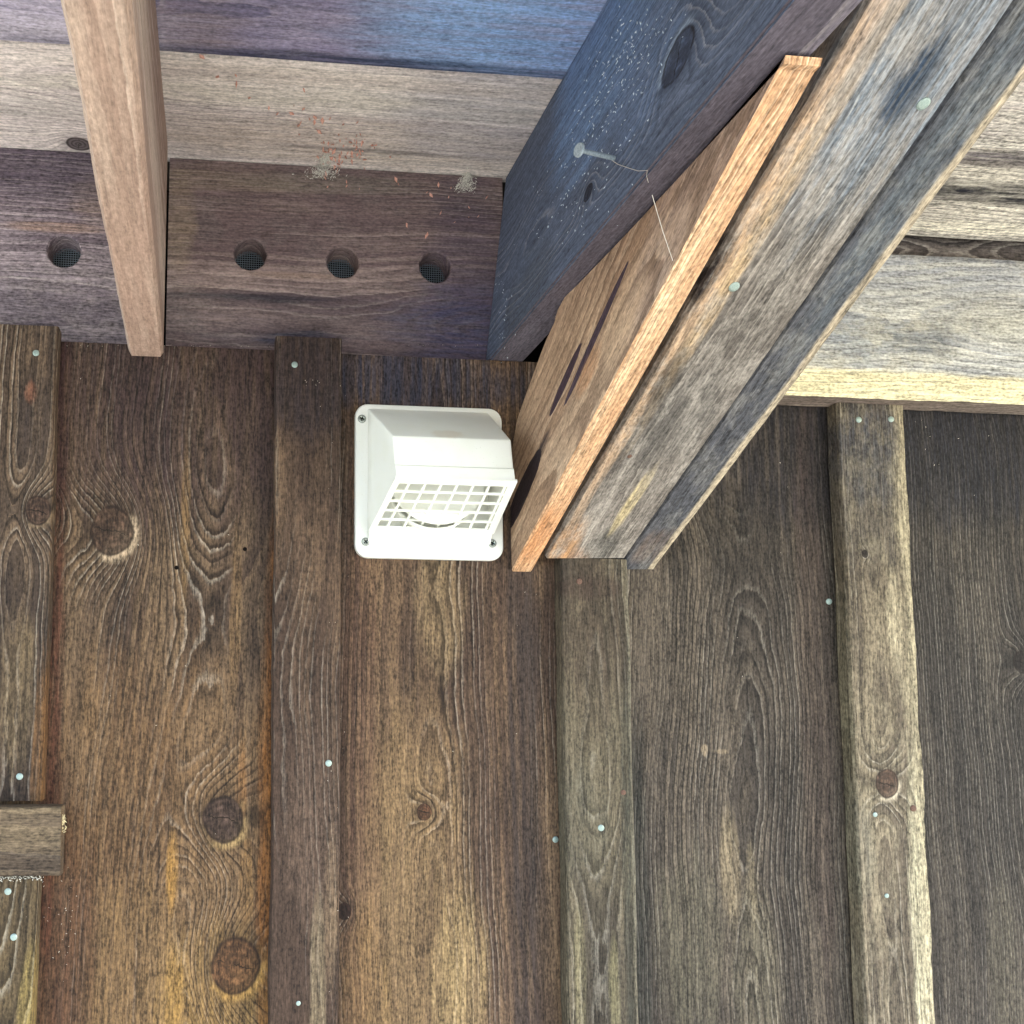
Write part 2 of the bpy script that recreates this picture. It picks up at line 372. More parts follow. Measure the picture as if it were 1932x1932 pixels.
for i in range(110):
    p = at(random.uniform(0, 82), random.gauss(1655, 3.5), -.028); sp.append((p, random.uniform(.0005, .0018), V((.3, 0, 0))))
grit = bits('dusty_cobweb', sp, webm, None)
tag(grit, 'grey dusty cobweb under the short crosspiece at the left edge', 'cobweb')

# ------------------------------------------------------------------ nails
galv = plain('galvanised', '97a7a1', .42, .5, .35, nz=.7, c2='7d8f8a', sc=900)
rustm = plain('rusty_head', '6b5246', .7, .3, .2, nz=.7, c2='4d3830', sc=700)
def nail_mesh(r=.0033):
    bm = bmesh.new(); prof = [(0, -.0011), (r*.7, -.0009), (r, -.0004), (r, .0006)]
    n = 14; rings = []
    for (rr, y) in prof[1:]: rings.append([bm.verts.new((rr*math.cos(2*math.pi*i/n), y, rr*math.sin(2*math.pi*i/n)*(1+.0))) for i in range(n)])
    c = bm.verts.new((0, prof[0][1], 0))
    for i in range(n):
        bm.faces.new((c, rings[0][(i+1) % n], rings[0][i]))
        for q in range(2): bm.faces.new((rings[q][i], rings[q][(i+1) % n], rings[q+1][(i+1) % n], rings[q+1][i]))
    bmesh.ops.recalc_face_normals(bm, faces=bm.faces)
    m = bpy.data.meshes.new('nail_head'); bm.to_mesh(m); bm.free()
    for p in m.polygons: p.use_smooth = False
    return m
NM = nail_mesh(); NM.materials.append(galv); NR = nail_mesh(.0034); NR.materials.append(rustm)
def nail(p, parent, n=V((0, -1, 0)), me=NM, s=1.):
    ya = -n.normalized(); xa = (ZA.cross(ya)).normalized() if abs(ya.z) < .9 else XA; xa = xa if xa.length else XA
    za = xa.cross(ya).normalized()
    t = Matrix.Rotation(random.uniform(-.12, .12), 4, 'X') @ Matrix.Rotation(random.uniform(-.12, .12), 4, 'Z') @ Matrix.Scale(s, 4)
    return link('nail_head', me, None, parent, frame(p, xa, ya, za) @ t)
holem = plain('nail_hole', '120d0b', .9, .1)
def nails(parent, yf, lst):
    for l in lst: nail(at(l[0], l[1], yf), parent, me=(NR if len(l) > 2 and l[2] == 'r' else NM), s=(l[3] if len(l) > 3 else 1.))
nails(bat0, -.0203, [(68, 666), (37, 1465)])
nails(cross, -.0320, [(33, 1618)])
nails(bat0b, -.0203, [(15, 1682), (26, 1768)])
nails(bat1, -.0203, [(556, 688), (620, 1440), (563, 1893, 'g', .7)])
nails(bat2, -.0203, [(1134, 1562), (1093, 1097, 'r', .9), (1176, 1495, 'r', .8)])
nails(bat3, -.0203, [(1620, 792), (1681, 791), (1723, 1525, 'r', 1.), (1651, 1537, 'g', .75), (1673, 1690, 'g', .7)])
nails(wall, -.0004, [(1048, 1584), (1564, 1135)])
def hole_mark(px, py, r=.0022):
    bm = bmesh.new(); bmesh.ops.create_circle(bm, cap_ends=True, segments=12, radius=r)
    m = bpy.data.meshes.new('nail_hole'); bm.to_mesh(m); bm.free()
    link('nail_hole', m, holem, wall, Matrix.Translation(at(px, py, -.0006)) @ Matrix.Rotation(math.pi/2, 4, 'X'))
for q in ((462, 1036), (333, 1071)): hole_mark(*q)

# ------------------------------------------------------------------ ventilated blocking boards
ZD = 2.336     # underside of the soffit
BY = .020      # face of the blocking
def holed_board(name, x0, x1, z0, z1, th, holes, mat, parent, rad=.0178, N=40):
    bm = bmesh.new(); cx, cz = (x0+x1)/2, (z0+z1)/2
    hs = sorted(holes); xs = [x0]+[(hs[i][0]+hs[i+1][0])/2 for i in range(len(hs)-1)]+[x1]
    def ring(pts, y): return [bm.verts.new((p[0]-cx, y, p[1]-cz)) for p in pts]
    for i, (hx, hz) in enumerate(hs):
        xa, xb = xs[i], xs[i+1]; angs = [2*math.pi*k/N for k in range(N)]
        for (qx, qz) in ((xa, z0), (xb, z0), (xa, z1), (xb, z1)): angs.append(math.atan2(qz-hz, qx-hx) % (2*math.pi))
        angs = sorted(set(angs)); inner, outer = [], []
        for t in angs:
            c, s = math.cos(t), math.sin(t); k = 1e9
            if c > 1e-9: k = min(k, (xb-hx)/c)
            if c < -1e-9: k = min(k, (xa-hx)/c)
            if s > 1e-9: k = min(k, (z1-hz)/s)
            if s < -1e-9: k = min(k, (z0-hz)/s)
            outer.append((hx+c*k, hz+s*k))
            rr = rad*(1+.035*NZ.noise((c*3+hx*90, s*3, 1))+(.05*max(0, NZ.noise((c*9+hx*70, s*9, 5))) if s < .1 else 0))
            inner.append((hx+c*rr, hz+s*rr))
        mid = [(hx+(p[0]-hx)*1.08, hz+(p[1]-hz)*1.08) for p in inner]
        R = [ring(outer, 0), ring(mid, 0), ring(inner, .0016), ring(inner, th-.001), ring(outer, th)]
        n = len(angs)
        for q in range(4):
            for k in range(n): bm.faces.new((R[q][k], R[q][(k+1) % n], R[q+1][(k+1) % n], R[q+1][k]))
    bmesh.ops.remove_doubles(bm, verts=bm.verts, dist=1e-5)
    bmesh.ops.recalc_face_normals(bm, faces=bm.faces)
    me = bpy.data.meshes.new(name); bm.to_mesh(me); bm.free(); return me, V((cx, BY, cz))
# grain frame: the blocking runs along X, so its local z must be world X
FR = frame(V((0, 0, 0)), -ZA, YA, XA)
def rot_mesh(me, c):
    Ri = FR.inverted()
    me.transform(Ri); M = FR.copy(); M.translation = c; return M
hp = [at(*q, BY+.004) for q in ((122, 477), (472, 483), (646, 498), (820, 507))]
def hk(c, *ks):
    out = []
    for k in ks:
        p = at(k[0], k[1], BY); out.append((-(p.z-c[2]), p.x-c[0])+tuple(k[2:]))
    return out
wire = plain('wire_mesh_metal', '8894a0', .5, .5, .6)
def mesh_disc(p, parent):
    bm = bmesh.new(); s = .0026; n = 8; r = .0005; y = 0
    for i in range(-n, n+1):
        for ax in (0, 1):
            t = Matrix.Translation((i*s, 0, 0)) if ax == 0 else Matrix.Translation((0, 0, i*s))
            sc = Matrix.Diagonal((r, r, .042, 1)) if ax == 0 else Matrix.Diagonal((.042, r, r, 1))
            bmesh.ops.create_cube(bm, size=1, matrix=t @ sc)
    m = bpy.data.meshes.new('insect_mesh'); bm.to_mesh(m); bm.free()
    return link('insect_mesh', m, wire, parent, Matrix.Translation(p))
JX0, JX1 = -.0968, -.0602
x0, x1 = JX1+.001, .318
c = V(((x0+x1)/2, BY, (2.08+ZD)/2))
me, c = holed_board('blocking', x0, x1, 2.08, ZD-.001, .034, [(p.x, p.z) for p in hp[1:]], None, None)
bk = link('blocking_board', me, wood('blocking_right_mat', 'a3908a', '705f60', '3a3138', rw=.0045, pith=(.05, .05), var=.05, contrast=.55, fib=.3, mott=.12,
    patches=hk(c, (335, 420, .06, .02, 'a8957c', .45), (400, 335, .015, .1, '948670', .35), (620, 345, .012, .12, '7a746a', .5), (620, 610, .035, .3, '463f4a', .5), (480, 560, .006, .1, '232632', .7), (560, 640, .012, .05, '1f2c44', .7), (880, 560, .14, .05, '474058', .5),
                (900, 620, .05, .1, '35426a', .4), (560, 520, .004, .06, 'a08878', .5))), None, rot_mesh(me, c))
tag(bk, 'purplish brown blocking board with three round vent holes between the rafter and the dark beam', 'board')
for p in hp[1:]: mesh_disc(V((p.x, BY+.027, p.z)), bk)
me, c = holed_board('blocking', -.62, JX0-.001, 2.08, ZD-.001, .034, [(p.x, p.z) for p in (V((-.49, 0, hp[0].z)), V((-.4, 0, hp[0].z)), V((-.31, 0, hp[0].z)), hp[0])], None, None)
bk2 = link('blocking_board', me, wood('blocking_left_mat', '968a90', '665a64', '322c38', rw=.0045, pith=(.05, .05), var=.04, contrast=.6, mott=.25, mcol='9a8f8e',
    patches=hk(c, (180, 380, .03, .03, '8c7a70', .6), (110, 430, .006, .06, '9a7c68', .6), (90, 330, .03, .1, '3a3644', .5), (120, 600, .04, .1, '38343f', .5))), None, rot_mesh(me, c))
tag(bk2, 'dark blocking board with one visible vent hole left of the rafter', 'board')
for xx in (-.49, -.4, -.31, hp[0].x): mesh_disc(V((xx, BY+.027, hp[0].z)), bk2)

# ------------------------------------------------------------------ rafter at left
OUT = -1.15     # outer edge of the eave
me = board_mesh('joist', JX1-JX0, ZD-2.0995-.001, abs(OUT)-.03, bev=.003, wob=.0006, seed=2.)
for v in me.vertices:      # the rafter is slightly twisted: its underside drifts sideways away from the wall
    if v.co.y < 0: v.co.x -= .024*(abs(OUT)/2-v.co.z-.0)
jm = wood('rafter_mat', 'dcc6b4', 'ab9081', '6a5046', rw=.0062, pith=(.17, .01), var=.012, tilt=.0, contrast=.6, fib=.2, blot=.15,
          patches=[(.0, .1, .03, .25, 'a48c7c', .4), (.017, .3, .004, .4, 'b3a69c', .6), (.0, -.35, .03, .2, 'b39a80', .4)])
# local: x = world X, y = up (underside is -y), z = -Y
jo = link('rafter', me, jm, None, frame(V(((JX0+JX1)/2, (OUT+.03)/2, (ZD+2.0995)/2)), -XA, -ZA*-1 if False else ZA, YA))
tag(jo, 'pale pinkish brown rafter running out from the wall, with clear straight grain', 'rafter')

# ------------------------------------------------------------------ soffit
sof = root('soffit', (0, 0, ZD), 'soffit of long weathered boards laid side by side under the eave', 'soffit')
def soffit_board(y0, y1, x0, x1, z, mat, **k):
    me = board_mesh('soffit', abs(y1-y0), .02, x1-x0, bev=.0015, seg=40, **k)
    return link('soffit_board', me, mat, sof, frame(V(((x0+x1)/2, (y0+y1)/2, z+.01)), YA, ZA, XA) if False else frame(V(((x0+x1)/2, (y0+y1)/2, z+.01)), -YA, ZA, -XA))
def sk(y0, y1, x0, x1, z, *ks):
    out = []
    for k in ks:
        p = at(k[0], k[1], z, 2); out.append((-(p.y-(y0+y1)/2), -(p.x-(x0+x1)/2))+tuple(k[2:]))
    return out
SX0, SX1 = -.9, .42
B = (-.1365, .03, SX0, SX1, ZD)
soffit_board(*B, wood('soffit_pale', 'eae0d9', 'cfc4c2', '766c70', rw=.006, pith=(.03, .02), var=.05, contrast=.55, fib=.28, blot=.2,
    knots=sk(*B, (148, 272, .011, '9a8c86', '2d2228', .5)),
    patches=sk(*B, (600, 190, .018, .35, 'cfc8bc', .7), (700, 270, .04, .25, 'a89684', .5), (60, 200, .02, .1, 'b5b0aa', .5), (950, 220, .08, .12, '9795a4', .5), (700, 285, .004, .1, '4d4c50', .6), (620, 150, .012, .25, 'c2b6aa', .5))), seed=4.)
B = (-.292, -.138, SX0, SX1, ZD-.0015)
soffit_board(*B, wood('soffit_glare_blue', 'b0a8c0', '827c9c', '3a3f5e', rw=.005, pith=(-.02, .05), var=.06, contrast=.6, fib=.3, mott=.1,  # blue tint and patches paint the lens veil into this board
    patches=sk(*B, (850, 60, .07, .1, '8093b6', .75), (1020, 40, .12, .14, '8cb0e0', .8), (350, 40, .03, .06, '85746e', .6), (50, 120, .07, .16, 'cfc8cf', .8), (60, 50, .05, .14, 'b8b2c4', .7), (600, 118, .014, .3, '242a40', .7), (800, 130, .012, .2, '232c48', .6), (500, 20, .03, .1, '726c86', .5))), seed=6.)
sg = wood('soffit_general', '9a8f88', '777068', '443f3e', rw=.005, var=.05)
y = -.2935
while y > OUT+.02:
    soffit_board(max(y-.15, OUT+.001), y, SX0, SX1, ZD, sg, seed=y*9); y -= .1515

# ------------------------------------------------------------------ dark beam
pb0 = at(925, 680, 0.); pt0 = at(955, 320, .02)
zb = 2.1125; xb = pb0.x; slope = (pt0.x-xb)/(pt0.z-zb)
bw = .0385
YB = .019
pts = [V((xb, YB, zb)), V((xb+(ZD-zb)*slope, YB, ZD-.0005)), V((xb+(ZD-zb)*slope+bw, YB, ZD-.0005)), V((xb+bw, YB, zb))]
Mb = frame(V((xb+bw/2, OUT/2, (zb+ZD)/2)), -ZA, XA, -YA)   # local x down, y across, z outwards
def bkn(px, py, *rest):
    n_l = V((ZD-zb, 0, -(ZD-zb)*slope)).normalized()
    q = Mb.inverted() @ at_plane(px, py, pts[0], n_l); return (q.x, q.z)+tuple(rest)
bmat = wood('beam_dark_mat', '77839c', '5f6a80', '363d4f', rw=.005, pith=(.03, .06), var=.06, contrast=.5, fib=.28, blot=.3,  # slate blues put veiling lens glare into the wood colour
    knots=[bkn(1279, 108, .016, '8fa0b6', '56637f', .9, (-.7, -.2)), bkn(1110, 362, .007, '3c4a66', '1c2030', .2)],
    patches=[bkn(1000, 560, .05, .06, '4b5058', .6), bkn(980, 680, .04, .06, '1b2740', .7), bkn(1130, 90, .1, .1, '7fa0cc', .65), bkn(1230, 30, .1, .06, '7690b8', .5), bkn(960, 620, .05, .02, '423f3a', .4)])
beam = prism('dark_beam', pts, V((0, OUT-YB, 0)), bmat, None, Mb, bev=.002)
beam.data.materials.append(wood('beam_under_mat', '7d7680', '5e5862', '34313c', rw=.005, contrast=.4, fib=.3))
for p in beam.data.polygons:
    if (Mb.to_3x3() @ p.normal).z < -.8: p.material_index = 1
tag(beam, 'deep slate blue beam beside the vent hole board, with whitish specks and an oval knot', 'beam')
# whitish mildew specks on it
nl = V((-(ZD-zb), 0, (ZD-zb)*slope)).normalized()
sp = []
for i in range(420):
    t = random.random(); px = 1185-165*t+random.gauss(0, 24)+ (random.random()**2)*95; py = 30+430*t+random.uniform(-20, 20)
    if random.random() < t*.55: continue
    if px < 1150-(py)*.54+18: continue
    sp.append((at_plane(px, py, pts[0], nl)+nl*.0004, random.uniform(.0006, .0016), V((0, -1.0, .9))))
for i in range(26):
    sp.append((at_plane(random.gauss(950, 9), random.uniform(520, 690), pts[0], nl)+nl*.0006, random.uniform(.0006, .0016), V((0, 0, 1.5))))
speckm = plain('mildew', 'd5e2ee', .95, .05)
bits('mildew_specks', sp, speckm, beam)
# nail sticking out of the beam
ph = at_plane(1160, 299, pts[0], nl)
nz_ = root('bent_nail', ph, 'long galvanised nail sticking out of the side of the slate blue beam', 'nail')
head = at_plane(1092, 283, pts[0], nl)
hd = at(1092, 283, (ph+nl*.034).x, 0)
ax = (hd-ph).normalized(); L = (hd-ph).length
bm = bmesh.new(); bmesh.ops.create_cone(bm, cap_ends=True, segments=12, radius1=.0017, radius2=.0017, depth=L)
m = bpy.data.meshes.new('shank'); bm.to_mesh(m); bm.free()
galv2 = plain('dull_zinc', 'a5b3bd', .6, .4, .2, nz=.6, c2='6c7680', sc=600)
R_ = ax.to_track_quat('Z', 'Y').to_matrix().to_4x4()
T = R_.copy(); T.translation = (hd+ph)/2; link('shank', m, galv2, nz_, T)
bm = bmesh.new(); bmesh.ops.create_cone(bm, cap_ends=True, segments=16, radius1=.0052, radius2=.0048, depth=.0016)
m = bpy.data.meshes.new('nail_head_disc'); bm.to_mesh(m); bm.free()
T = R_.copy(); T.translation = hd; link('head', m, galv2, nz_, T)

# ------------------------------------------------------------------ sloping members
DI = V((-.02, -.862, .505)).normalized()   # placeholder, set from the photographed edges below
dcam = CW.transposed() @ V((315-PPX, -(2290-PPY), -FPX)); DI = -dcam.normalized()    # outward and up
WI = DI.cross(ZA).normalized(); WI = WI if WI.x > 0 else -WI       # across
NI = WI.cross(DI).normalized(); NI = NI if NI.z > 0 else -NI       # upper normal
def sloped(name, mat, pl, pr, y_l, th, length, drop=0., ycut=None):
    """board along DI whose underside left/right corners at the wall are the photo points pl, pr"""
    a = at(*pl, y_l); b = at(*pr, y_l); wdt = (b-a).dot(WI)
    mid_ = a+WI*wdt/2+NI*(th/2)
    me = board_mesh(name, wdt, th, length+.04, bev=.0022, seed=wdt*70, wob=.0008)
    # trim the wall end plumb: shift end verts to plane y = y_l
    M = frame(mid_+DI*(length/2-.02), WI, NI, DI)
    Mi = M.inverted(); zmin = min(v.co.z for v in me.vertices)
    for v in me.vertices:
        w_ = M @ v.co
        if v.co.z < zmin+.004 or w_.y > y_l-.0006: v.co = Mi @ (w_+DI*((y_l-.0006-w_.y)/DI.y))
    return me, M
GL = .86
gm = wood('brace_grey_mat', '857d76', '5f5954', '282628', rw=.0045, pith=(-.03, .04), var=.03, contrast=.5, mott=.55, mcol='a39c94', msc=(38, 20), fib=.4,
   
    patches=[(-.026, .0, .008, .22, 'c4a884', .8), (-.037, .06, .007, .5, 'c4a484', .85), (.01, .12, .05, .16, '8094a8', .5), (-.015, -.42, .02, .03, 'b08460', .55), (.012, -.39, .02, .035, '2e3130', .7), (.0, -.22, .04, .06, '4c4b4a', .55), (-.028, -.17, .01, .03, '22201f', .8), (-.03, -.39, .014, .05, 'b88a5e', .6), (-.043, -.075, .007, .035, '17141a', .95), (.013, .06, .014, .030, '26364a', .97), (.01, -.32, .006, .05, 'd6c290', .55)])  # blue-grey upper patch is lens flare painted into the colour
# along-grain coordinates: z = -GL/2 at the wall
me, M = sloped('brace', gm, (1028, 1054), (1181, 1054), -.0205, .036, GL)
gr = link('sloping_brace', me, gm, None, M)
tag(gr, 'wide mottled grey sloping timber beside the orange plank, its lower end on a batten', 'brace')
def on_brace(px, py, M, th, off=0.):
    p0 = M.translation-NI*(th/2+off); return at_plane(px, py, p0, NI)
for q in ((1385, 541), (1742, 196)): nail(on_brace(*q, M, .036, .0004), gr, n=-NI, s=1.15)
nail(on_brace(1188, 861, M, .036, .0002), gr, n=-NI, me=NR, s=.6)
kp = M.inverted() @ on_brace(1715, 150, M, .036)
# right strip, set slightly higher
sm_ = wood('edge_strip_mat', '646468', '494a50', '23252c', rw=.004, pith=(.0, .06), var=.02, contrast=.5, mott=.3, mcol='8d8a84', patches=[(.0, -.38, .02, .03, '6b5a4e', .6), (0, .05, .02, .2, '5a666e', .4)], edge=('x', .0105, .0145, 'b5a68e', .8))  # blue-grey patch paints the same lens flare on the strip
me, M2 = sloped('strip', sm_, (1165, 1076), (1236, 1075), -.0005, .05, GL+.02)
dd_ = ((M2.translation-NI*.025)-(M.translation-NI*.018)).dot(NI); print('strip recess', dd_)
M2.translation = M2.translation-NI*(dd_-.0022)
st = link('edge_strip', me, sm_, None, M2)
tag(st, 'narrow dark grey sloping strip along the right side of the wide grey timber', 'strip')
# orange plank: side face outline traced on its own vertical plane
o0 = at(965, 1078, -.0005); pn = V((-1, 0, 0))
outl = [(965, 1078), (962, 980), (959, 900), (966, 850), (974, 800), (978, 785), (992, 745), (1003, 715), (1012, 690), (1020, 668), (1031, 640), (1046, 608), (1052, 585), (1066, 560), (1092, 535), (1190, 430), (1290, 322), (1358, 250), (1440, 161), (1478, 120), (1482, 104)]
opts = [at_plane(*q, o0, pn) for q in outl]
pth = -pn*((at(1003, 1078, -.0005)-o0).dot(-pn))
Mo = frame((opts[0]+opts[-1])/2, NI, -WI, DI)
def ok_(px, py, *rest):
    q = Mo.inverted() @ at_plane(px, py, o0, pn); return (q.x, q.z)+rest
om = wood('fresh_plank_mat', 'e3c4a0', 'bf9673', '7f5a3e', rw=.0036, pith=(.01, .16), var=.012, contrast=.6, fib=.38, blot=.25,
          patches=[(0, -.2, .03, .05, 'b5713a', .5)])
# its side is the older, browner face of the same piece
side = wood('plank_side_mat', 'bfa389', '9b7f68', '523c32', rw=.0115, pith=(.02, .03), var=.05, contrast=.75, fib=.3, lit=.2, patches=[ok_(985, 930, .012, .05, '2b2024', 95), ok_(1020, 850, .006, .03, '2b2328', .9), ok_(1065, 720, .005, .035, '40313a', 95), ok_(1120, 640, .004, .06, '453842', 92), ok_(1110, 700, .012, .03, 'b57f56', .6), ok_(1330, 350, .05, .12, '9c8a86', .5)])
me = bpy.data.meshes.new('plank'); n = len(opts); Mi = Mo.inverted()
vs = [Mi @ p for p in opts]+[Mi @ (p+pth) for p in opts]
fs = [tuple(range(n)), tuple(range(2*n-1, n-1, -1))]+[(j, (j+1) % n, (j+1) % n+n, j+n) for j in range(n)]
me.from_pydata(vs, [], fs); me.materials.append(om); me.materials.append(side)
bm = bmesh.new(); bm.from_mesh(me); bmesh.ops.recalc_face_normals(bm, faces=bm.faces)
for f in bm.faces:
    nw = (Mo.to_3x3() @ f.normal)
    f.material_index = 1 if abs(nw.dot(pn)) > .9 else 0
bmesh.ops.bevel(bm, geom=[e for e in bm.edges if e.calc_length() > .05], offset=.0012, segments=1, affect='EDGES')
bm.to_mesh(me); bm.free()
op = link('orange_plank', me, None, None, Mo)
tag(op, 'fresh orange brown sloping plank with ragged left edge, right of the white vent cover', 'plank')
# torn fibres along the ragged edge
sp = []
for i in range(len(outl)-1):
    if outl[i][1] > 560 and outl[i][1] < 1000:
        for k in range(5):
            t = random.random(); q = (outl[i][0]*(1-t)+outl[i+1][0]*t, outl[i][1]*(1-t)+outl[i+1][1]*t)
            sp.append((at_plane(*q, o0, pn)-pn*random.uniform(0, .003), random.uniform(.001, .003), -DI*1.2))
bits('torn_fibres', sp, side, op)

# ------------------------------------------------------------------ right hand fascia and soffit
FY = -.04
fz0, fz1 = 2.0725, 2.2385
fx0, fx1 = .44, 2.0
me = board_mesh('fascia', fz1-fz0, .039, fx1-fx0, bev=.003, wob=.001, seed=12.)
Mf = frame(V(((fx0+fx1)/2, FY+.0195, (fz0+fz1)/2)), -ZA, YA, XA)
def fk(px, py, *r):
    q = Mf.inverted() @ at(px, py, FY); return (q.x, q.z)+r
fm = wood('frieze_right_mat', 'c0bfb8', '9a9ca0', '4c4f57', rw=.0042, pith=(.0, .07), var=.03, contrast=.5, mott=.45, mcol='b8b2a0', fib=.4,
    patches=[fk(1740, 640, .02, .05, '4c535c', .7), fk(1850, 480, .01, .2, '3e3f44', .6), fk(1620, 640, .03, .04, '6e7780', .5), fk(1850, 600, .03, .08, '9c9887', .4)],
    edge=('x', .049, .058, 'e2d6ae', .95))
fr = link('frieze_board', me, fm, None, Mf)
fr.data.materials.append(wood('frieze_under_mat', '8d7f74', '6d6058', '3c3430', rw=.004))
for p in fr.data.polygons:
    if p.normal.x > .9: p.material_index = 1
tag(fr, 'weathered grey frieze board with a pale yellow lower margin, right of the sloping timbers', 'board')
nb = boxobj_early('nailer', (.44, -.022, 2.236), (2.0, .02, 2.2745), wood('nailer_mat', '8a8078', '5f5753', '2c2828', rw=.004))
nb['kind'] = 'structure'
s2 = root('right_soffit', (.6, 0, 2.25), 'pale cracked lapped boards with black streaks at the upper right corner', 'soffit')
zr = at(1750, 443, FY).z
cols = [('ded6c8', 'b0a89e', '4a4646', [(1880, 365, .020, .12, '181822', 1.), (1920, 300, .01, .08, '57505a', .9), (1800, 360, .009, .05, '1c1c26', .95), (1900, 310, .006, .12, '4a4048', .7), (1850, 430, .012, .2, 'e8e0cc', .8)]),
        ('ebe4d8', 'c6bdb4', '565050', [(1900, 230, .03, .04, '8b8088', .4)]), ('bdb4aa', '968e8a', '4c4646', [])]
y = FY+.006
for i in range(8):
    wd = (.150, .14, .14)[min(i, 2)]
    lt, md, dk, pa = cols[min(i, 2)]
    me = board_mesh('soffit', wd-.002, .02, fx1-.44, bev=.002, seg=60, seed=40+i)
    cy = y-wd/2; Ms = frame(V(((.44+fx1)/2, cy, zr+.01-.002*(i % 2))), -YA, ZA, -XA)
    ps = []
    for k in pa:
        q = Ms.inverted() @ at(k[0], k[1], zr, 2); ps.append((q.x, q.z)+k[2:])
    mt = wood('soffit_right_mat', lt, md, dk, rw=.0045, pith=(.0, .03), var=.05, contrast=.7, fib=.5, patches=ps, mott=.15, mcol='e2dac8') if i < 3 else sg
    link('soffit_board', me, mt, s2, Ms); y -= wd
# roof above and added dark backing behind
rm = plain('roof_mat', '5a5550', .9, .1)
def boxobj(name, lo, hi, mat, parent=None):
    lo, hi = V(lo), V(hi); bm = bmesh.new(); bmesh.ops.create_cube(bm, size=1); m = bpy.data.meshes.new(name)
    for v in bm.verts: v.co = V([v.co[i]*(hi[i]-lo[i]) for i in range(3)])
    bm.to_mesh(m); bm.free(); return link(name, m, mat, parent, Matrix.Translation((lo+hi)/2))
rf = boxobj('roof', (-1.2, OUT-.02, ZD+.024), (2.4, 1.6, ZD+.12), rm); rf['kind'] = 'structure'
iw = boxobj('added_dark_backing', (-1.2, .12, 0), (2.4, .2, ZD+.022), plain('added_backing_mat', '1a1a1c', .9, .1)); iw['kind'] = 'structure'  # unseen panel added to keep sky light out behind the vent holes
pk = boxobj('beam_packing', (xb+.07, -.9, 2.262), (.44, .1, ZD-.002), plain('packing_mat', '3a3a3e', .9, .1)); pk['kind'] = 'structure'

# ------------------------------------------------------------------ vent cover
vr = root('vent_cover', ((.1442+.3055)/2, 0, (1.890+2.055)/2), 'off white plastic wall vent cover with hood and square grille', 'vent cover')
pv = NT('white_plastic', .38, .45)
nn = pv.noise(35, 35, 35, 1.1, 3)
cc_ = pv.mix(pv.mul(pv.step(nn, .4, .7), .3), lin('fcfdf8'), lin('f1f3e6'))
dd = pv.add(pv.mul(pv.m_('POWER', pv.m_('DIVIDE', pv.sub(pv.x, .002), .02), 2.), 1.), pv.m_('POWER', pv.m_('DIVIDE', pv.sub(pv.z, .032), .008), 2.))
dd = pv.add(dd, pv.mul(pv.sub(pv.noise(90, 90, 90, 5, 3), .5), 1.5))
cc_ = pv.mix(pv.mul(pv.step(dd, 1.1, .2), .35), cc_, lin('d8c19c'))
dst = pv.mul(pv.step(pv.noise(700, 700, 700, 8, 2), .66, .74), .25)
cc_ = pv.mix(dst, cc_, lin('a59f8c'))
pv.put(pv.b.inputs['Base Color'], cc_); pv.b.inputs['Subsurface Weight'].default_value = .0
tr = pv.t.nodes.new('ShaderNodeBsdfTranslucent'); pv.put(tr.inputs[0], lin('fdfdf8')); mxs = pv.t.nodes.new('ShaderNodeMixShader'); mxs.inputs[0].default_value = .28
out_ = pv.t.nodes['Material Output']; pv.t.links.new(pv.b.outputs[0], mxs.inputs[1]); pv.t.links.new(tr.outputs[0], mxs.inputs[2]); pv.t.links.new(mxs.outputs[0], out_.inputs[0])
plast = pv.m
vc = WM[vr.name].translation
def rrect(w_, h_, r, n=7):
    out = []
    for (cx, cz, a0) in ((w_/2-r, h_/2-r, 0), (-w_/2+r, h_/2-r, 90), (-w_/2+r, -h_/2+r, 180), (w_/2-r, -h_/2+r, 270)):
        for i in range(n+1):
            t = math.radians(a0+90*i/n); out.append((cx+r*math.cos(t), cz+r*math.sin(t)))
    return out
def shell(name, layers, mat, parent, M, cap=True, smooth=True):
    """layers: list of (outline, y)"""
    vs, fs = [], []; n = len(layers[0][0])
    for o_, y_ in layers: vs += [(p[0], y_, p[1]) for p in o_]
    for i in range(len(layers)-1):
        for k in range(n): a = i*n+k; b_ = i*n+(k+1) % n; fs.append((a, b_, b_+n, a+n))
    if cap: fs.append(tuple((len(layers)-1)*n+k for k in range(n)))
    me = bpy.data.meshes.new(name); me.from_pydata(vs, [], fs)
    bm = bmesh.new(); bm.from_mesh(me); bmesh.ops.recalc_face_normals(bm, faces=bm.faces); bm.to_mesh(me); bm.free()
    return link(name, me, mat, parent, M)
VM = Matrix.Translation(vc)
FW, FH = .1605, .166
shell('flange', [(rrect(FW, FH, .014), 0), (rrect(FW, FH, .014), -.0045), (rrect(FW-.0012, FH-.0012, .0135), -.0056), (rrect(FW-.003, FH-.003, .0128), -.006)], plast, vr, VM)
# hood: side profile in (y, z) relative to the cover centre
def rel(px, py, y): p = at(px, py, y); return p-vc
ztop = at(800, 773, -.006).z-vc.z
prof = [(-.006, ztop-.001), (-.081, at(800, 824, -.081).z-vc.z), (-.0865, at(800, 878, -.0865).z-vc.z), (-.0885, at(800, 880, -.0885).z-vc.z), (-.092, at(800, 903, -.092).z-vc.z), (-.014, at(800, 1003, -.014).z-vc.z), (-.006, at(800, 1028, -.006).z-vc.z)]
hx0 = at(701, 950, -.012).x-vc.x; hx1 = at(916, 950, -.012).x-vc.x
fx0_ = at(744, 860, -.085).x-vc.x; fx1_ = at(967, 860, -.085).x-vc.x
hxw0 = at(694, 800, -.006).x-vc.x; hxw1 = at(922, 800, -.006).x-vc.x
def hood_x(y):
    t = (-y-.006)/.08; return hxw0+(fx0_-hxw0)*t, hxw1+(fx1_-hxw1)*t
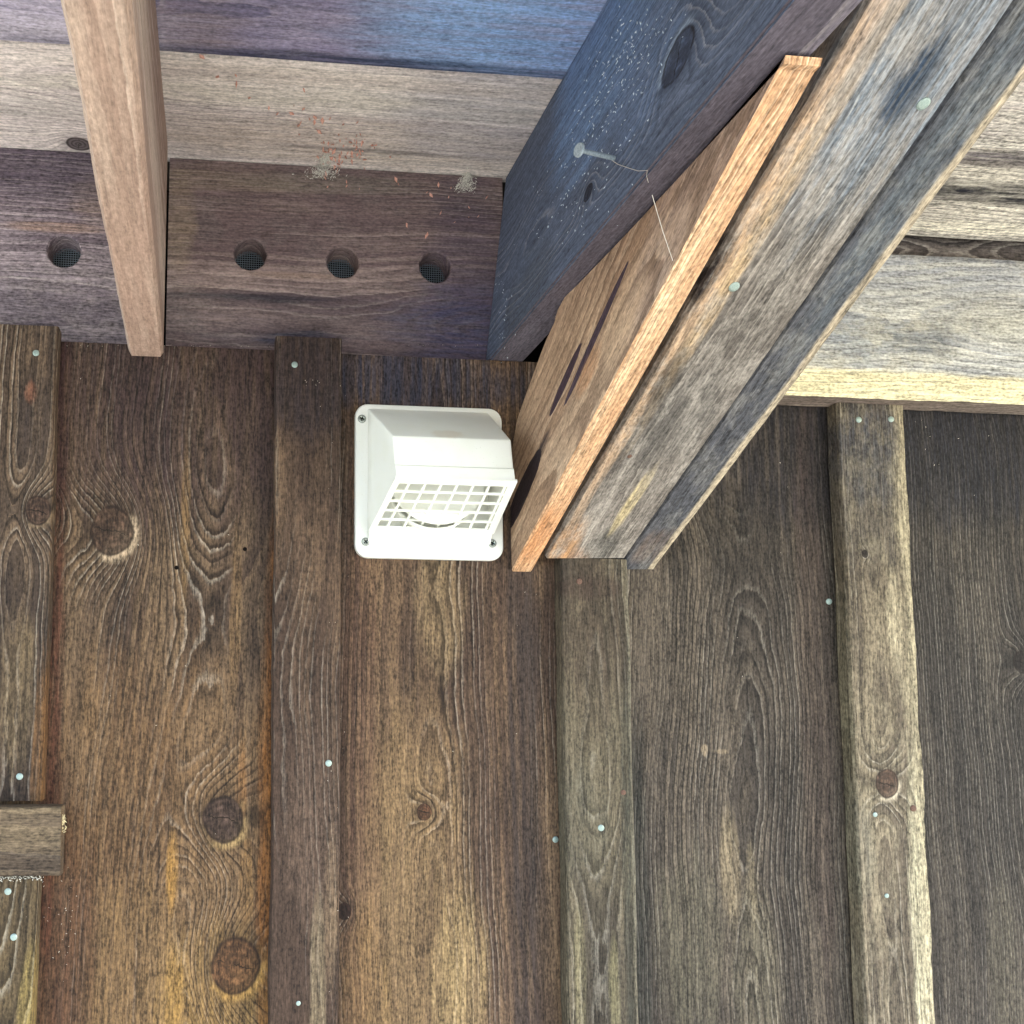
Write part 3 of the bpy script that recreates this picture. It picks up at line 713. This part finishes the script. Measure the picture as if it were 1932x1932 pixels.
bm = bmesh.new(); Ls, Rs = [], []
for (y_, z_) in prof:
    l, r_ = hood_x(y_); Ls.append(bm.verts.new((l, y_, z_))); Rs.append(bm.verts.new((r_, y_, z_)))
n = len(prof); bm.faces.new(Ls); bm.faces.new(Rs[::-1])
faces = []
for i in range(n):
    faces.append(bm.faces.new((Ls[i], Rs[i], Rs[(i+1) % n], Ls[(i+1) % n])))
bmesh.ops.recalc_face_normals(bm, faces=bm.faces)
grill, back = faces[4], faces[6]
# rounded edges on the outer hood
be = [e for e in bm.edges if (e.verts[0] in Ls[:3] and e.verts[1] in Ls[:3]) or (e.verts[0] in Rs[:3] and e.verts[1] in Rs[:3])]
be2 = [e for e in bm.edges if set(e.verts) == {Ls[1], Rs[1]}]
bmesh.ops.bevel(bm, geom=be+be2, offset=.0085, segments=5, profile=.5, affect='EDGES', clamp_overlap=True)
bm.normal_update()
fl_ = sorted([f for f in bm.faces if f.normal.y < -.2 and f.normal.z < -.4], key=lambda f: -f.calc_area())[0]
bk_ = [f for f in bm.faces if f.normal.y > .9]
gverts = [v.co.copy() for v in fl_.verts]; gn = fl_.normal.copy()
bmesh.ops.delete(bm, geom=[fl_]+bk_, context='FACES')
me = bpy.data.meshes.new('hood'); bm.to_mesh(me); bm.free()
for p in me.polygons: p.use_smooth = True
hood = link('hood', me, plast, vr, VM)
so_ = hood.modifiers.new('wall', 'SOLIDIFY'); so_.thickness = .0018; so_.offset = -1
ms = hood.modifiers.new('split', 'EDGE_SPLIT'); ms.split_angle = math.radians(32)
# grille: frame and bars in the sloping plane
gl0, gr0 = hood_x(prof[4][0]); gl1, gr1 = hood_x(prof[5][0])
GT = V((0, prof[4][0], prof[4][1])); GB = V((0, prof[5][0], prof[5][1])); gd = (GB-GT)
def gp(u, v, out=0.):
    l = gl0+(gl1-gl0)*v; r_ = gr0+(gr1-gr0)*v; p = GT+gd*v; p = V((l+(r_-l)*u, p.y, p.z)); return p+gn*out
def bar(bm, u0, v0, u1, v1, w_, th=.0016, out=0.):
    a_, b_ = gp(u0, v0, out), gp(u1, v1, out); d = (b_-a_).normalized(); s_ = d.cross(gn).normalized()*w_/2; t_ = gn*th
    q = [a_-s_, a_+s_, b_+s_, b_-s_]; vv_ = [bm.verts.new(p) for p in q]+[bm.verts.new(p-t_) for p in q]
    for f in ((0, 1, 2, 3), (7, 6, 5, 4), (0, 4, 5, 1), (1, 5, 6, 2), (2, 6, 7, 3), (3, 7, 4, 0)): bm.faces.new([vv_[i] for i in f])
bm = bmesh.new()
bar(bm, -.012, .03, 1.012, .03, .0085, .0024, .0012); bar(bm, 0, .965, 1, .965, .0075, .0024, .0011)
bar(bm, .012, 0, .012, 1, .0062, .0024, .0010); bar(bm, .985, 0, .985, 1, .0075, .0024, .0009)
bmesh.ops.recalc_face_normals(bm, faces=bm.faces)
m = bpy.data.meshes.new('grille_frame'); bm.to_mesh(m); bm.free(); gf = link('grille_frame', m, plast, vr, VM)
barm = []
for i in range(7):
    bm = bmesh.new(); u = .055+i*(.89/6.6)+.07; 
    if u > .96: continue
    bar(bm, u, .05, u, .95, .0023, .0018, .0004); bmesh.ops.recalc_face_normals(bm, faces=bm.faces)
    m = bpy.data.meshes.new('grille_bar'); bm.to_mesh(m); bm.free(); link('grille_bar', m, plast, gf, VM)
for j in range(4):
    bm = bmesh.new(); v = .06+(j+1)*.178
    bar(bm, .02, v, .975, v, .0023, .0018, .0006); bmesh.ops.recalc_face_normals(bm, faces=bm.faces)
    m = bpy.data.meshes.new('grille_bar'); bm.to_mesh(m); bm.free(); link('grille_bar', m, plast, gf, VM)
# duct collar and damper flap inside the hood
bm = bmesh.new(); N = 48; R0 = .052
rings = []
for (rr, y_) in ((R0, -.0062), (R0, -.028), (R0-.002, -.028), (R0-.002, -.0062)):
    rings.append([bm.verts.new((rr*math.cos(2*math.pi*i/N), y_, rr*math.sin(2*math.pi*i/N))) for i in range(N)])
for q in range(3):
    for i in range(N): bm.faces.new((rings[q][i], rings[q][(i+1) % N], rings[q+1][(i+1) % N], rings[q+1][i]))
bmesh.ops.recalc_face_normals(bm, faces=bm.faces)
m = bpy.data.meshes.new('duct_collar'); bm.to_mesh(m); bm.free()
link('duct_collar', m, plast, vr, VM @ Matrix.Translation((0.0, 0, -.004)))
bm = bmesh.new(); bmesh.ops.create_cone(bm, cap_ends=True, segments=40, radius1=.0505, radius2=.0505, depth=.002)
m = bpy.data.meshes.new('damper_flap'); bm.to_mesh(m); bm.free()
link('damper_flap', m, plast, vr, VM @ Matrix.Translation((0, -.034, -.003)) @ Matrix.Rotation(math.radians(90-9), 4, 'X'))
# screws
scm = plain('zinc_screw', '9aa09a', .35, .5, .7, nz=.6, c2='5d625c', sc=800); dk = plain('screw_recess', '1f2421', .8, .2)
def screw(px, py):
    p = at(px, py, -.0065); Ms = Matrix.Translation(p)
    bm = bmesh.new(); N = 20
    pr = ((.0046, .0004), (.0042, -.0006), (.0030, -.0010), (.0012, -.0006)); rg = [[bm.verts.new((r_*math.cos(6.2832*i/N), y_, r_*math.sin(6.2832*i/N))) for i in range(N)] for r_, y_ in pr]
    for q in range(3):
        for i in range(N): bm.faces.new((rg[q][i], rg[q][(i+1) % N], rg[q+1][(i+1) % N], rg[q+1][i]))
    bm.faces.new(rg[3]); bmesh.ops.recalc_face_normals(bm, faces=bm.faces)
    m = bpy.data.meshes.new('screw'); bm.to_mesh(m); bm.free(); s_ = link('screw', m, scm, vr, Ms)
    bm = bmesh.new(); a0 = random.uniform(0, 1.5)
    for k in range(2):
        bmesh.ops.create_cube(bm, size=1, matrix=Matrix.Translation((0, -.0009, 0)) @ Matrix.Rotation(a0+k*math.pi/2, 4, 'Y') @ Matrix.Diagonal((.0052, .0007, .0011, 1)))
    m = bpy.data.meshes.new('screw_slot'); bm.to_mesh(m); bm.free(); link('screw_slot', m, dk, s_, Ms)
for q in ((683, 790), (690, 1022), (929, 1025)): screw(*q)

# ------------------------------------------------------------------ debris, cocoons, threads
flm = plain('bud_scale', 'd8a898', .85, .15, nz=.6, c2='a56a5c', sc=400)
def on_face(px, py):
    """point on whatever near-left surface carries the debris"""
    if py > 300+ (px-300)*.03: return at(px, py, BY-.001), V((0, 0, -1.2))
    return at(px, py, ZD-.001, 2), V((0, 1.2, 0))
sp = []
for (cx, cy, sx, sy, n_) in ((665, 278, 26, 22, 46), (620, 300, 16, 14, 26), (600, 250, 20, 25, 9), (860, 395, 36, 22, 9), (830, 370, 20, 14, 4), (540, 200, 30, 20, 8), (400, 150, 60, 15, 6), (680, 345, 30, 6, 6)):
    for i in range(n_):
        p, st_ = on_face(random.gauss(cx, sx), random.gauss(cy, sy)); sp.append((p+V((0, -.001, -.0008)), random.uniform(.0016, .0046), st_))
fo = bits('bud_scales', sp, flm, None, wide=.55); tag(fo, 'scattered pinkish dry bud scales stuck in webs on the soffit and blocking board', 'debris')
def clump(name, px, py, sx, sy, n_, label, smin=.0006, smax=.0022):
    sp = []
    for i in range(n_):
        t = random.random(); p, st_ = on_face(random.gauss(px+(t-.5)*-8, sx*(.2+.55*t)), py+(t-.5)*2*sy*random.uniform(.6, 1))
        sp.append((p+V((0, -random.uniform(0, .006), -random.uniform(0, .002))), random.uniform(smin, smax)*random.choice((.5, .7, 1)), st_*random.uniform(-.5, 1)))
    o = bits(name, sp, webm, None); tag(o, label, 'cobweb'); o['group'] = 'dusty web clumps in the soffit joint'; return o
clump('web_clump', 610, 315, 20, 24, 1100, 'grey web clump tangled with pink bud scales in the joint above the middle vent hole')
clump('web_clump', 878, 340, 14, 26, 1000, 'pale hanging web clump in the joint near the dark beam')
# pale crumbs along the tops of the boards and on the wall
sp = []
for i in range(60): sp.append((at(random.uniform(110, 920), 651+random.uniform(-1, 3)+.028*0, -.0008), random.uniform(.0003, .0009), V((0, 0, 0))))
for (cx, cy, sx, sy, n_) in ((1770, 860, 90, 60, 16), (590, 720, 12, 10, 7), (640, 800, 20, 60, 6), (120, 1750, 25, 60, 34), (640, 1500, 14, 250, 14), (1500, 1100, 120, 260, 12), (950, 1300, 180, 200, 10), (300, 1300, 150, 300, 10)):
    for i in range(n_):
        px, py = random.gauss(cx, sx), random.gauss(cy, sy)
        if py > 1925 or py < 700: continue
        sp.append((at(px, py, -.0212 if (520 < px < 645 or 1045 < px < 1190 or px < 66) else -.0009), random.uniform(.0004, .0012), V((0, 0, .4))))
cr = bits('pale_crumbs', sp, plain('pale_crumb', 'd9cfc0', .9, .1), wall)
def thread(name, pts_, r=.00018, label=''):
    cu = bpy.data.curves.new(name, 'CURVE'); cu.dimensions = '3D'; cu.bevel_depth = r; cu.bevel_resolution = 1
    s_ = cu.splines.new('POLY'); s_.points.add(len(pts_)-1)
    for i, p in enumerate(pts_): s_.points[i].co = (p[0]-pts_[0][0], p[1]-pts_[0][1], p[2]-pts_[0][2], 1)
    dg = bpy.data.objects.new('t', cu); me = bpy.data.meshes.new_from_object(dg); bpy.data.objects.remove(dg)
    return tag(link(name, me, plain('silk', 'd8d2c8', .5, .5), None, Matrix.Translation(V(pts_[0]))), label, 'web thread')
p1 = at_plane(1232, 368, pts[0], nl)+nl*.0006; p2 = at_plane(1272, 492, o0, pn)+pn*.001
thread('web_thread', [p1, p1.lerp(p2, .5)+V((0, 0, -.002)), p2], .00022, 'thin silk thread hanging over the side of the orange plank')
p3 = at_plane(1150, 297, pts[0], nl)+nl*.002; p4 = at_plane(1190, 318, pts[0], nl)+nl*.001; p5 = at_plane(1224, 322, pts[0], nl)+nl*.001; p6 = at_plane(1226, 345, pts[0], nl)+nl*.001
p45 = p4.lerp(p5, .5)+V((0, 0, -.0012)); p34 = p3.lerp(p4, .5)+V((0, 0, -.0015))
thread('web_thread', [p3, p34, p4, p45, p5, p5.lerp(p6, .5)+nl*.001, p6], .0002, 'short crooked silk thread trailing from the nail in the blue beam')
